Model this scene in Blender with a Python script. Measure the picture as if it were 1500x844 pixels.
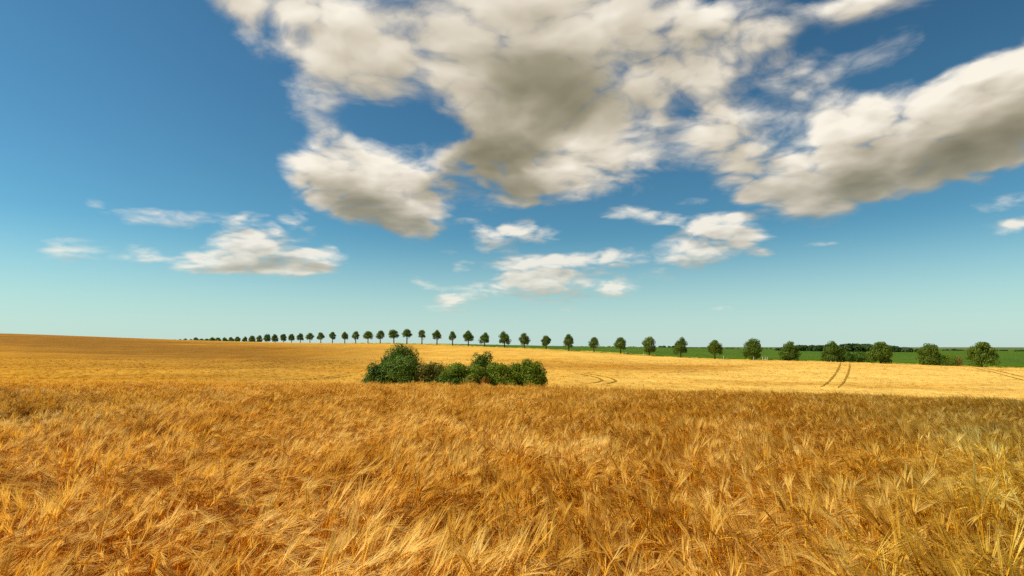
import bpy, math, random
import numpy as np
from mathutils import Vector, Matrix, Euler
R = math.radians
rng = np.random.default_rng(7)
random.seed(7)
for o in list(bpy.data.objects): bpy.data.objects.remove(o)
SC = bpy.context.scene
COL = SC.collection

# ------------------------------------------------------------------ camera
EYE = 2.0            # metres above the soil
F = 833.0            # focal length in photo pixels (1500 wide)
HY = 508.0           # eye-level line in photo pixels
cam = bpy.data.cameras.new("camera"); camo = bpy.data.objects.new("camera", cam); COL.objects.link(camo)
cam.sensor_width = 36.0; cam.lens = 36.0 * F / 1500.0
cam.shift_y = (HY - 422.0) / 1500.0
cam.clip_start = 0.05; cam.clip_end = 30000
camo.location = (0, 0, EYE); camo.rotation_euler = (R(90), 0, 0)
SC.camera = camo

# ------------------------------------------------------------------ light
SUN_EL, SUN_AZ = 50.0, -92.0      # azimuth from the view axis (+Y), negative = left
sv = Vector((math.sin(R(SUN_AZ)) * math.cos(R(SUN_EL)), math.cos(R(SUN_AZ)) * math.cos(R(SUN_EL)), math.sin(R(SUN_EL))))
sl = bpy.data.lights.new("sun", 'SUN'); sl.energy = 5.0; sl.angle = R(0.5); sl.color = (1.0, 0.90, 0.72)
so = bpy.data.objects.new("sun", sl); COL.objects.link(so)
so.rotation_euler = sv.to_track_quat('Z', 'Y').to_euler(); so.location = (-20, 10, 30)
SC.view_settings.view_transform = 'Standard'; SC.view_settings.look = 'None'
SC.view_settings.exposure = 0.2; SC.view_settings.gamma = 1.0
SC.render.engine = 'CYCLES'
cy = SC.cycles
cy.use_adaptive_sampling = True; cy.adaptive_threshold = 0.015
cy.max_bounces = 5; cy.diffuse_bounces = 3; cy.glossy_bounces = 1; cy.transmission_bounces = 3; cy.transparent_max_bounces = 4
cy.use_denoising = False
cy.sample_clamp_indirect = 3

def pix_dir(px, py):
    return Vector((px - 750.0, F, HY - py)).normalized()

# ------------------------------------------------------------------ node helpers
class NT:
    def __init__(s, tree): s.t = tree; s.n = tree.nodes; s.l = tree.links
    def new(s, typ, **kw):
        n = s.n.new(typ)
        for k, v in kw.items(): setattr(n, k, v)
        return n
    def put(s, sock, v):
        if isinstance(v, bpy.types.NodeSocket): s.l.new(v, sock)
        elif v is not None:
            sock.default_value = v
    def math(s, op, a, b=None, c=None, clamp=False):
        n = s.new('ShaderNodeMath', operation=op, use_clamp=clamp)
        s.put(n.inputs[0], a)
        if b is not None: s.put(n.inputs[1], b)
        if c is not None: s.put(n.inputs[2], c)
        return n.outputs[0]
    def vmath(s, op, a, b=None, sc=None):
        n = s.new('ShaderNodeVectorMath', operation=op)
        s.put(n.inputs[0], a)
        if b is not None: s.put(n.inputs[1], b)
        if sc is not None: s.put(n.inputs['Scale'], sc)
        return n.outputs['Value'] if op in ('LENGTH', 'DOT_PRODUCT', 'DISTANCE') else n.outputs[0]
    def maprange(s, v, a, b, c=0.0, d=1.0, smooth=False):
        n = s.new('ShaderNodeMapRange'); n.clamp = True
        if smooth: n.interpolation_type = 'SMOOTHSTEP'
        s.put(n.inputs[0], v)
        for i, x in zip((1, 2, 3, 4), (a, b, c, d)): s.put(n.inputs[i], x)
        return n.outputs[0]
    def noise(s, vec, scale, detail=4, rough=0.5, dist=0.0, lac=2.0):
        n = s.new('ShaderNodeTexNoise'); n.noise_dimensions = '3D'
        s.put(n.inputs['Vector'], vec)
        n.inputs['Scale'].default_value = scale; n.inputs['Detail'].default_value = detail
        n.inputs['Roughness'].default_value = rough; n.inputs['Distortion'].default_value = dist
        n.inputs['Lacunarity'].default_value = lac
        return n.outputs[0]
    def mixc(s, f, a, b):
        n = s.new('ShaderNodeMix', data_type='RGBA')
        s.put(n.inputs[0], f)
        for i, v in ((6, a), (7, b)):
            if isinstance(v, (tuple, list)) and len(v) == 3: v = (*v, 1)
            s.put(n.inputs[i], v)
        return n.outputs[2]
    def mulc(s, a, b, f=1.0):
        n = s.new('ShaderNodeMix', data_type='RGBA', blend_type='MULTIPLY')
        s.put(n.inputs[0], f)
        for i, v in ((6, a), (7, b)):
            if isinstance(v, (tuple, list)) and len(v) == 3: v = (*v, 1)
            s.put(n.inputs[i], v)
        return n.outputs[2]

# ------------------------------------------------------------------ sky
# every cloud mass: centre x, y, half width, half height, tilt, weight  (angles expressed in photo pixels, turned into directions)
BIG = [
 (440, 5, 215, 85, -22, .70), (505, 95, 175, 80, -22, .72), (465, 165, 80, 52, -60, .58), (485, 195, 50, 36, -50, .45), (385, -10, 130, 70, -20, .6), (350, 25, 90, 46, -45, .5),
 (455, 55, 34, 24, -20, -.65), (405, 45, 40, 20, -30, -.4), (565, 175, 85, 32, -8, -.5), (1010, 145, 50, 24, 30, -.25), (1100, 140, 120, 60, 25, .34), (1200, 60, 120, 60, 25, .30), (1060, 160, 60, 50, 40, .30),
 (690, 50, 290, 150, 0, 1.25), (880, 50, 250, 140, 0, 1.0), (775, 160, 160, 120, -20, 1.5),
 (735, 240, 128, 70, 12, 1.25), (795, 282, 70, 34, 0, .9), (920, 205, 165, 92, 12, 1.05), (890, 262, 90, 40, 15, .5), (630, 225, 70, 40, 0, .6),
 (1020, 45, 150, 80, 0, .56), (1150, 12, 200, 54, 5, .82), (1290, 0, 140, 38, 10, .76), (1115, 62, 80, 38, 15, .74), (1050, 110, 70, 50, 30, .52),
 (1165, 108, 90, 46, 22, .68), (1255, 105, 120, 36, 30, .56), (960, 130, 90, 60, 20, .42), (1190, 160, 80, 36, 35, .48),
 (1080, 205, 98, 68, 5, 1.0), (1105, 262, 115, 54, -5, .95), (1010, 120, 70, 50, 20, .30),
 (1340, 205, 240, 94, 20, 2.3), (1470, 155, 165, 92, 18, 2.3), (1420, 215, 130, 60, 18, 1.0), (1600, 110, 200, 110, 10, 1.9),
 (1215, 265, 150, 50, 12, 1.1), (1140, 285, 80, 26, 5, .8), (1245, 185, 70, 58, 0, 1.0),
 (520, 262, 122, 66, -14, 2.0), (590, 300, 92, 44, -22, 1.2), (598, 272, 80, 40, -20, .8), (450, 262, 62, 52, -30, .50), (560, 318, 80, 34, -10, .9),
 (612, 342, 50, 22, 0, .8), (648, 290, 34, 30, 0, .42), (560, 200, 50, 24, -30, .28),
]
SMALL = [
 (250, 316, 105, 16, -3, .72), (105, 366, 62, 22, -2, .66), (203, 372, 44, 15, 0, .62),
 (385, 372, 105, 34, -4, 1.1), (360, 345, 56, 28, -6, .9), (290, 382, 84, 19, -2, .8), (468, 382, 50, 22, 6, .85),
 (432, 332, 42, 16, -8, .6), (415, 315, 46, 12, 0, .42), (360, 396, 110, 12, 0, .46), (350, 312, 40, 9, 0, .35),
 (728, 348, 46, 25, 4, 1.1), (756, 325, 30, 16, 12, .85), (796, 342, 38, 20, 5, .8),
 (815, 412, 128, 42, -4, .74), (780, 402, 60, 30, 0, .5), (916, 383, 34, 17, 0, .7), (905, 425, 30, 13, 0, .6), (838, 382, 36, 12, 0, .5), (883, 378, 24, 11, 0, .5),
 (688, 431, 58, 19, 4, .7), (616, 415, 36, 10, -8, .58), (652, 446, 34, 14, 0, .5), (657, 366, 24, 9, 0, .48), (673, 388, 20, 9, 0, .48),
 (1030, 364, 96, 34, 20, 1.15), (1040, 332, 52, 19, 5, .7), (1103, 350, 38, 17, 0, .6), (1120, 371, 28, 9, 5, .6),
 (1178, 314, 72, 21, 3, .9), (965, 322, 40, 14, 5, .75), (915, 312, 44, 13, 0, .6), (1005, 293, 34, 9, 0, .4), (1090, 324, 22, 10, 0, .5),
 (1482, 298, 72, 15, 12, .62), (1462, 337, 56, 12, 0, .6), (1480, 232, 60, 26, 10, .5), (1435, 262, 40, 14, 0, .42), (1520, 330, 60, 12, 0, .6),
 (1205, 358, 34, 7, 0, .42), (690, 327, 28, 12, -10, .45), (1055, 453, 26, 6, 0, .42), (140, 296, 22, 8, 0, .42),
 (1135, 505, 40, 4, 0, .5), (1010, 499, 40, 4, 0, .4),
]
SMALL = [(a, b, c * 1.12, d * 1.22, e, f + (.40 if a < 300 else .30 if f < .8 else .18)) for a, b, c, d, e, f in SMALL]
DARK = [
 (720, 60, 330, 150, 0, .16), (960, 110, 200, 110, 0, .08),
 (800, 135, 150, 82, -8, 1.2), (735, 195, 150, 70, 10, .75), (715, 245, 140, 58, 10, 1.3), (770, 285, 95, 36, 8, .9), (640, 190, 90, 50, -20, .35),
 (930, 160, 110, 60, 10, .35), (560, 150, 110, 50, -20, .30), (980, 60, 150, 60, 0, .22),
 (565, 318, 110, 36, -12, 1.0), (510, 288, 100, 30, -8, .55), (625, 345, 40, 12, 0, .3),
 (1350, 240, 270, 66, 17, 1.1), (1250, 272, 120, 32, 8, .7), (1500, 190, 160, 60, 18, .8), (1110, 285, 80, 28, 0, .35), (1090, 235, 80, 26, 0, .25),
 (390, 388, 110, 12, 2, .55), (300, 396, 70, 8, 0, .4), (730, 362, 40, 10, 0, .3), (820, 436, 110, 14, 0, .45), (1050, 382, 80, 14, 18, .5),
 (105, 378, 60, 10, 0, .4), (1180, 325, 60, 8, 0, .35), (250, 324, 90, 7, 0, .3), (470, 392, 44, 8, 0, .5),
]
_groups = {}
def blob_nodes(host, U, V, lst, soft=False):
    key = (tuple(lst), soft)
    if key not in _groups:
        g = bpy.data.node_groups.new('cloud_masses', 'ShaderNodeTree')
        for nm in 'UV': g.interface.new_socket(nm, in_out='INPUT', socket_type='NodeSocketVector')
        g.interface.new_socket('B', in_out='OUTPUT', socket_type='NodeSocketFloat')
        t = NT(g); gi = t.new('NodeGroupInput'); go = t.new('NodeGroupOutput')
        t.l.new(blob_sum(t, gi.outputs[0], gi.outputs[1], lst, soft), go.inputs[0]); _groups[key] = g
    n = host.new('ShaderNodeGroup'); n.node_tree = _groups[key]
    host.l.new(U, n.inputs[0]); host.l.new(V, n.inputs[1])
    return n.outputs[0]
def blob_sum(nt, U, V, lst, soft=False):
    """U, V = (x, x, x), (y, y, y) in photo pixels on the tangent plane of the view axis; three masses per lane set"""
    acc = None; tot = 0.0
    for i in range(0, len(lst), 3):
        tri = list(lst[i:i + 3])
        while len(tri) < 3: tri.append((750, 400, 10, 10, 0, 0.0))
        cs = [[], [], [], [], [], [], []]
        for (cx, cy_, rx, ry, tilt, w) in tri:
            c, s_ = math.cos(R(tilt)), math.sin(R(tilt)); x0, y0 = cx - 750.0, HY - cy_
            for k, val in enumerate((c / rx, s_ / rx, -(c * x0 + s_ * y0) / rx, -s_ / ry, c / ry, (s_ * x0 - c * y0) / ry, -w * .8)): cs[k].append(val)
            tot += w * .8
        def madd(a, b, c_):
            n = nt.new('ShaderNodeVectorMath', operation='MULTIPLY_ADD')
            for k, v in enumerate((a, b, c_)): nt.put(n.inputs[k], v)
            return n.outputs[0]
        A = madd(U, cs[0], madd(V, cs[1], cs[2])); Bv = madd(U, cs[3], madd(V, cs[4], cs[5]))
        r2 = madd(A, A, nt.vmath('MULTIPLY', Bv, Bv))
        m = nt.vmath('MINIMUM', r2, (1, 1, 1))
        if soft:
            m = nt.vmath('SUBTRACT', (1, 1, 1), m); m = nt.vmath('MULTIPLY', m, m); cs[6] = [-1.35 * c_ for c_ in cs[6]]
        acc = madd(m, cs[6], acc if acc is not None else (0, 0, 0))
    return nt.math('ADD', nt.vmath('DOT_PRODUCT', acc, (1, 1, 1)), 0.0 if soft else tot)

W = bpy.data.worlds.new("World"); SC.world = W; W.use_nodes = True
W.cycles.sampling_method = 'NONE'
nt = NT(W.node_tree)
for n in list(nt.n): nt.n.remove(n)
out = nt.new('ShaderNodeOutputWorld')
sky = nt.new('ShaderNodeTexSky', sky_type='NISHITA'); sky.sun_disc = False
sky.sun_elevation = R(SUN_EL); sky.sun_rotation = R(SUN_AZ)
sky.air_density = 1.0; sky.dust_density = 0.35; sky.ozone_density = 2.0; sky.altitude = 50
SKYK = 0.105
tc = nt.new('ShaderNodeTexCoord'); gen = tc.outputs['Generated']
sepw = nt.new('ShaderNodeSeparateXYZ'); nt.l.new(gen, sepw.inputs[0])
gam = nt.new('ShaderNodeGamma')
nt.l.new(nt.vmath('SCALE', sky.outputs[0], sc=SKYK), gam.inputs[0]); gam.inputs[1].default_value = 1.34
sk = nt.mulc(gam.outputs[0], (0.57, 0.97, 0.89))
sk = nt.mixc(nt.maprange(sepw.outputs[2], 0.20, -0.01, 0, .8, smooth=True), sk, (.50, .64, .625, 1))   # pale air low over the horizon
def field(off, detail):
    """everything about a direction that does not depend on which part of the sky it is in"""
    v0 = nt.vmath('NORMALIZE', nt.vmath('ADD', gen, off)) if off else gen
    sep = nt.new('ShaderNodeSeparateXYZ'); nt.l.new(v0, sep.inputs[0])
    zz = nt.math('MAXIMUM', sep.outputs[2], 0.0)
    q = nt.vmath('SCALE', v0, sc=nt.math('DIVIDE', 1.0, nt.math('ADD', zz, 0.22)))
    q = nt.vmath('MULTIPLY', q, (1, 1, 1.25))
    wn = nt.new('ShaderNodeTexNoise'); nt.l.new(q, wn.inputs['Vector']); wn.inputs['Scale'].default_value = 2.6; wn.inputs['Detail'].default_value = 4
    wv = nt.vmath('SUBTRACT', wn.outputs['Color'], (0.5, 0.5, 0.5))
    uv0 = nt.vmath('SCALE', v0, sc=nt.math('DIVIDE', F, nt.math('MAXIMUM', sep.outputs[1], 0.2)))
    uv = nt.vmath('ADD', uv0, nt.vmath('SCALE', wv, sc=nt.math('MULTIPLY_ADD', zz, 150.0, 18.0)))
    s2 = nt.new('ShaderNodeSeparateXYZ'); nt.l.new(uv, s2.inputs[0])
    s0 = nt.new('ShaderNodeSeparateXYZ'); nt.l.new(uv0, s0.inputs[0])
    f = {}
    f['U'] = nt.vmath('SCALE', (1, 1, 1), sc=s2.outputs[0]); f['V'] = nt.vmath('SCALE', (1, 1, 1), sc=s2.outputs[2])
    f['x'] = s0.outputs[0]; f['y'] = s0.outputs[2]; f['sep'] = sep; f['q'] = q
    qn = nt.vmath('ADD', q, nt.vmath('SCALE', wv, sc=0.30))
    n1 = nt.noise(qn, 4.2, detail, .62)
    f['s'] = nt.math('MULTIPLY', nt.math('SUBTRACT', nt.noise(qn, 4.2, 2.5, .5), .5), 2.6)
    n3 = nt.noise(qn, 9.5, max(detail - 2, 2), .62)
    f['n'] = nt.math('ADD', nt.math('MULTIPLY', nt.math('SUBTRACT', n1, .5), 2.2), nt.math('MULTIPLY', nt.math('SUBTRACT', n3, .5), 1.7))
    vo = nt.new('ShaderNodeTexVoronoi'); nt.l.new(qn, vo.inputs['Vector']); vo.inputs['Scale'].default_value = 9.0; vo.inputs['Detail'].default_value = 1.5; vo.inputs['Roughness'].default_value = .5
    f['v'] = nt.math('MULTIPLY', nt.math('SUBTRACT', .42, vo.outputs['Distance']), .48)
    return f
f0 = field(None, 10); f1 = field((-.012, 0, .024), 5)
horiz = nt.maprange(sepw.outputs[2], 0.02, 0.30, 0.72, 1.0)
def shading_group():
    g = bpy.data.node_groups.new('cloud_shading', 'ShaderNodeTree')
    for nm in ('B0', 'B1', 'Dark', 'N0', 'N1', 'Horizon', 'V0', 'V1', 'S0'): g.interface.new_socket(nm, in_out='INPUT', socket_type='NodeSocketFloat')
    g.interface.new_socket('Sky', in_out='INPUT', socket_type='NodeSocketColor')
    g.interface.new_socket('Color', in_out='OUTPUT', socket_type='NodeSocketColor')
    nt = NT(g); gi = nt.new('NodeGroupInput').outputs; go = nt.new('NodeGroupOutput')
    def density(n, B, v, k=1.0):
        if k != 1.0: n = nt.math('MULTIPLY', n, k); v = nt.math('MULTIPLY', v, k)
        cap = nt.math('MULTIPLY', nt.math('SUBTRACT', 1.0, nt.math('EXPONENT', nt.math('MULTIPLY', B, -1.4))), 1.18)
        D = nt.math('ADD', nt.math('MULTIPLY_ADD', cap, v, cap), nt.math('MULTIPLY', n, nt.math('MULTIPLY_ADD', cap, -0.40, .74)))
        return nt.math('MULTIPLY', nt.math('SUBTRACT', D, 0.31), nt.maprange(B, 0.0, 0.12))
    D0 = density(gi[3], gi[0], gi[6]); D1 = density(gi[4], gi[1], gi[7], .55)
    alpha = nt.maprange(D0, 0.0, nt.maprange(gi[0], .45, 1.15, .95, .50), 0, 1, smooth=True)
    t1 = nt.math('MAXIMUM', D1, 0.0); t0 = nt.math('MAXIMUM', density(gi[8], gi[0], gi[6], .55), 0.0)
    # light reaching this point: relief towards the sun side, body thickness, and the flat bases
    shade = nt.math('MULTIPLY_ADD', nt.math('SUBTRACT', t0, t1), .62, nt.math('MULTIPLY_ADD', gi[8], .16, .84))
    shade = nt.math('SUBTRACT', shade, nt.math('MULTIPLY', t1, .13))
    dks = nt.math('MULTIPLY', gi[2], nt.maprange(t0, .1, .8, .45, 1.0))
    shade = nt.math('MULTIPLY', shade, nt.math('EXPONENT', nt.math('MULTIPLY', nt.math('MULTIPLY', dks, nt.math('MULTIPLY_ADD', gi[8], -.9, 1.0)), -.88)))
    ramp = nt.new('ShaderNodeValToRGB'); nt.l.new(shade, ramp.inputs[0])
    cr = ramp.color_ramp
    cr.elements[0].position = 0.08; cr.elements[0].color = (.155, .14, .09, 1)
    cr.elements[1].position = 1; cr.elements[1].color = (.84, .785, .68, 1)
    e = cr.elements.new(.35); e.color = (.30, .27, .19, 1)
    e = cr.elements.new(.7); e.color = (.58, .52, .42, 1)
    mixed = nt.mixc(nt.math('MULTIPLY', alpha, gi[5]), gi[9], ramp.outputs[0])
    nt.l.new(nt.vmath('SCALE', mixed, sc=1.0 / SKYK), go.inputs[0])
    return g
SG = shading_group()
def finish(B0, B1, DK):
    n = nt.new('ShaderNodeGroup'); n.node_tree = SG
    for i, v in enumerate((B0, B1, DK, f0['n'], f1['s'], horiz, f0['v'], f1['v'], f0['s'], sk)):
        if v is not None: nt.l.new(v, n.inputs[i])
    bg = nt.new('ShaderNodeBackground'); bg.inputs['Strength'].default_value = SKYK
    nt.l.new(n.outputs[0], bg.inputs[0])
    return bg.outputs[0]
def inside(lst, x0, x1, y0, y1, mx=95, my=95):
    r = []
    for b_ in lst:
        cx, cy_, rx, ry, t, w = b_
        ex = math.hypot(rx * math.cos(R(t)), ry * math.sin(R(t))); ey = math.hypot(rx * math.sin(R(t)), ry * math.cos(R(t)))
        if cx + ex > x0 - mx and cx - ex < x1 + mx and cy_ + ey > y0 - my and cy_ - ey < y1 + my: r.append(b_)
    return r
def region(x0, x1, y0, y1):
    m = 70 if y0 < 200 else 45
    bl = inside(BIG + SMALL, x0, x1, y0, y1, m, m); dk = inside(DARK, x0, x1, y0, y1, m, m)
    if not bl:
        bg = nt.new('ShaderNodeBackground'); nt.l.new(nt.vmath('SCALE', sk, sc=1.0 / SKYK), bg.inputs[0]); bg.inputs[1].default_value = SKYK
        return bg.outputs[0]
    return finish(blob_nodes(nt, f0['U'], f0['V'], bl), blob_nodes(nt, f1['U'], f1['V'], bl), blob_nodes(nt, f0['U'], f0['V'], dk, True) if dk else None)
def choose(val, thr, lo, hi):
    n = nt.new('ShaderNodeMixShader'); nt.l.new(nt.math('GREATER_THAN', val, thr), n.inputs[0])
    nt.l.new(lo, n.inputs[1]); nt.l.new(hi, n.inputs[2]); return n.outputs[0]
def split(x0, x1, y0, y1, xs):
    """binary tree of column regions; Cycles skips the branch it does not need"""
    xs_in = [x for x in xs if x0 < x < x1]
    if not xs_in: return region(x0, x1, y0, y1)
    xm = xs_in[len(xs_in) // 2]
    return choose(f0['x'], xm - 750.0, split(x0, xm, y0, y1, xs), split(xm, x1, y0, y1, xs))
top = split(-900, 2400, -900, 210, [330, 560, 730, 900, 1050, 1200, 1340, 1800])
mid = split(-900, 2400, 210, 300, [60, 380, 560, 690, 850, 1000, 1200, 1400, 1600])
low = split(-900, 2400, 300, 470, [0, 230, 400, 520, 700, 870, 1000, 1150, 1400, 1600])
front = choose(f0['y'], HY - 300, low, choose(f0['y'], HY - 210, mid, top))
front = choose(f0['y'], HY - 470, region(-5000, -4000, 470, 500), front)
# outside the frame: the same broken cumulus, wherever the view does not reach
Bf = nt.math('MULTIPLY', nt.maprange(nt.noise(f0['q'], 1.05, 2, .5), .47, .72, 0, 1.5), nt.maprange(sepw.outputs[2], 0.03, 0.2))
Bf1 = nt.math('MULTIPLY', nt.maprange(nt.noise(f1['q'], 1.05, 2, .5), .47, .72, 0, 1.5), nt.maprange(sepw.outputs[2], 0.03, 0.2))
fade = nt.maprange(sepw.outputs[1], 0.52, 0.40, 0, 1)
back = finish(nt.math('MULTIPLY', Bf, fade), nt.math('MULTIPLY', Bf1, fade), None)
world = choose(sepw.outputs[1], 0.45, back, front)
world = choose(sepw.outputs[2], -0.02, region(-5000, -4000, 470, 500), world)
nt.l.new(world, out.inputs[0])

# ================================================================== land form
# canopy height of the crop / field surface, tabulated by bearing (photo column) and depth
XC = np.array([-300, 0, 240, 400, 560, 750, 950, 1180, 1438, 1800], float)
CREST = np.array([565, 565, 564, 565, 567, 570, 576, 580, 589, 597], float)
DY = [75, 90, 110, 150, 200, 260, 330, 400, 500, 620, 900, 1500, 3000, 9000]
ROWS = [
 [564, 560, 552, 538, 522, 506, 494, 486, 484, 490, 500, 506, 507.5, 508.3],
 [564, 560, 552, 538, 524, 509, 497, 489, 487, 493, 502, 507, 507.7, 508.3],
 [563, 559, 552, 539, 527, 515, 504, 498, 496.6, 505, 508, 508.5, 508.5, 508.4],
 [564, 560, 551, 538, 527, 516, 507, 502.3, 502, 507, 509, 509, 508.8, 508.4],
 [566, 561, 551, 537, 525, 513, 502, 501.5, 505, 507, 509, 509, 508.8, 508.4],
 [570, 564, 555, 539, 524, 510, 506.5, 505.5, 506, 507, 508.5, 509, 508.8, 508.4],
 [576, 568, 559, 543, 528, 515, 512, 510.5, 509, 508.3, 509, 509.5, 508.8, 508.4],
 [580, 571, 562, 543, 527, 523, 519, 517, 515, 514, 513, 511, 509.5, 508.5],
 [588, 579, 567, 543, 531, 525, 521, 519, 517, 515.5, 513.5, 511.5, 509.5, 508.5],
 [595, 587, 573, 550, 536, 530, 526, 523, 520, 517, 514, 511, 509.5, 508.5]]
NL = 500; LD = np.linspace(math.log(0.5), math.log(9000), NL); NX = 280; XG = np.linspace(-300, 1800, NX)
_tab = np.zeros((len(XC), NL))
for i, x in enumerate(XC):
    c = (CREST[i] - HY) / F
    ys = [0.5, 2, 16, 30, 37, 50, 62] + DY
    zc = -c * 30
    zs = [-1.1, -1.1, (-1.1 + zc) / 2 - .0, zc, -c * 37 - .30, -c * 50 - 1.15, -(c + 5 / F) * 62] + [-(y - HY) / F * d for y, d in zip(ROWS[i], DY)]
    yp = [z / d for z, d in zip(zs, ys)]                # slope as seen from the eye: smooth quantity
    near = np.interp(np.exp(LD), ys, zs) / np.exp(LD)
    farr = np.interp(LD, np.log(ys), yp)
    k = np.clip((np.exp(LD) - 50) / 20, 0, 1)
    _tab[i] = near * (1 - k) + farr * k
TAB = np.array([np.interp(XG, XC, _tab[:, j]) for j in range(NL)])       # NL x NX
def _smooth(a, w, ax):
    k = np.exp(-0.5 * (np.arange(-3 * w, 3 * w + 1) / w) ** 2); k /= k.sum()
    p = np.pad(a, [(3 * w, 3 * w) if i == ax else (0, 0) for i in range(2)], mode='edge')
    return np.apply_along_axis(lambda v: np.convolve(v, k, 'valid'), ax, p)
TAB = _smooth(TAB, 9, 1); TAB = _smooth(TAB, 3, 0)
def canopy(X, Y):
    X = np.asarray(X, float); Y = np.asarray(Y, float)
    d = np.maximum(np.maximum(Y, np.abs(X) / 1.27), np.maximum(-Y * .9, 0.5))
    u = np.clip(X / d * F + 750, -300, 1800)
    fi = np.clip((np.log(d) - LD[0]) / (LD[1] - LD[0]), 0, NL - 1.001); fj = np.clip((u - XG[0]) / (XG[1] - XG[0]), 0, NX - 1.001)
    i = fi.astype(int); j = fj.astype(int); a = fi - i; b = fj - j
    s = TAB[i, j] * (1 - a) * (1 - b) + TAB[i + 1, j] * a * (1 - b) + TAB[i, j + 1] * (1 - a) * b + TAB[i + 1, j + 1] * a * b
    return EYE + s * d
AVX = np.array([-300, 200, 264, 350, 415, 500, 618, 830, 1047, 1438, 1560, 1800], float)
AVY = np.array([640, 575, 545, 500, 438, 367, 323, 253, 214, 175, 166, 152], float)
def avenue(px): return np.interp(px, AVX, AVY)
def P(px, d): return (px - 750.0) / F * d
CROP_H = 0.85

# ------------------------------------------------------------------ mesh helpers
def mesh_obj(name, V, Fc, mats=(), parent=None, smooth=False, midx=None):
    me = bpy.data.meshes.new(name)
    V = np.asarray(V, float)
    if isinstance(Fc, np.ndarray):
        me.vertices.add(len(V)); me.vertices.foreach_set('co', V.ravel())
        n, k = Fc.shape
        me.loops.add(n * k); me.loops.foreach_set('vertex_index', Fc.ravel().astype(np.int32))
        me.polygons.add(n); me.polygons.foreach_set('loop_start', np.arange(0, n * k, k, dtype=np.int32))
    else:
        me.from_pydata([tuple(v) for v in V], [], [tuple(f) for f in Fc])
    if midx is not None: me.polygons.foreach_set('material_index', np.asarray(midx, np.int32))
    me.update(calc_edges=True)
    if smooth: me.polygons.foreach_set('use_smooth', np.ones(len(me.polygons), bool))
    for m in mats: me.materials.append(m)
    o = bpy.data.objects.new(name, me)
    if parent is not False: COL.objects.link(o)
    if parent: o.parent = parent
    return o
def grid_faces(nr, nc, wrap=False):
    r = np.arange(nr - 1)[:, None]; c = np.arange(nc if wrap else nc - 1)[None, :]; c2 = (c + 1) % nc
    return np.stack([r * nc + c, r * nc + c2, (r + 1) * nc + c2, (r + 1) * nc + c], -1).reshape(-1, 4)
def tag(o, label=None, cat=None, group=None, kind=None):
    if label: o['label'] = label
    if cat: o['category'] = cat
    if group: o['group'] = group
    if kind: o['kind'] = kind
    return o
def empty(name, loc, rz=0.0):
    o = bpy.data.objects.new(name, None); COL.objects.link(o); o.location = loc; o.rotation_euler = (0, 0, rz); o.empty_display_size = .3
    return o

# ------------------------------------------------------------------ materials
def new_mat(name, rough=.8, spec=.15):
    m = bpy.data.materials.new(name); m.use_nodes = True
    t = NT(m.node_tree); b = t.n['Principled BSDF']; b.inputs['Roughness'].default_value = rough
    b.inputs['Specular IOR Level'].default_value = spec
    return m, t, b
def leafy(name, cols, trans=.35, rough=.6, spec=.3, nscale=.5):
    """thin leaf / straw material: colour varies per piece, per plant and softly over the ground"""
    m, t, b = new_mat(name, rough, spec)
    geo = t.new('ShaderNodeNewGeometry'); oi = t.new('ShaderNodeObjectInfo')
    n = t.noise(geo.outputs['Position'], nscale, 2)
    f = t.math('ADD', t.math('MULTIPLY', geo.outputs['Random Per Island'], .55), t.math('MULTIPLY', n, .55))
    f = t.math('ADD', f, t.math('MULTIPLY', oi.outputs['Random'], .12))
    r = t.new('ShaderNodeValToRGB'); t.l.new(f, r.inputs[0]); cr = r.color_ramp
    cr.elements[0].position = .2; cr.elements[0].color = (*cols[0], 1); cr.elements[1].position = .95; cr.elements[1].color = (*cols[-1], 1)
    for i, c in enumerate(cols[1:-1]): e = cr.elements.new(.2 + .75 * (i + 1) / (len(cols) - 1)); e.color = (*c, 1)
    t.l.new(r.outputs[0], b.inputs['Base Color'])
    tr = t.new('ShaderNodeBsdfTranslucent'); t.l.new(t.mulc(r.outputs[0], (1.25, 1.15, .7)), tr.inputs[0])
    mx = t.new('ShaderNodeMixShader'); mx.inputs[0].default_value = trans
    t.l.new(b.outputs[0], mx.inputs[1]); t.l.new(tr.outputs[0], mx.inputs[2]); t.l.new(mx.outputs[0], t.n['Material Output'].inputs[0])
    return m

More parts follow.
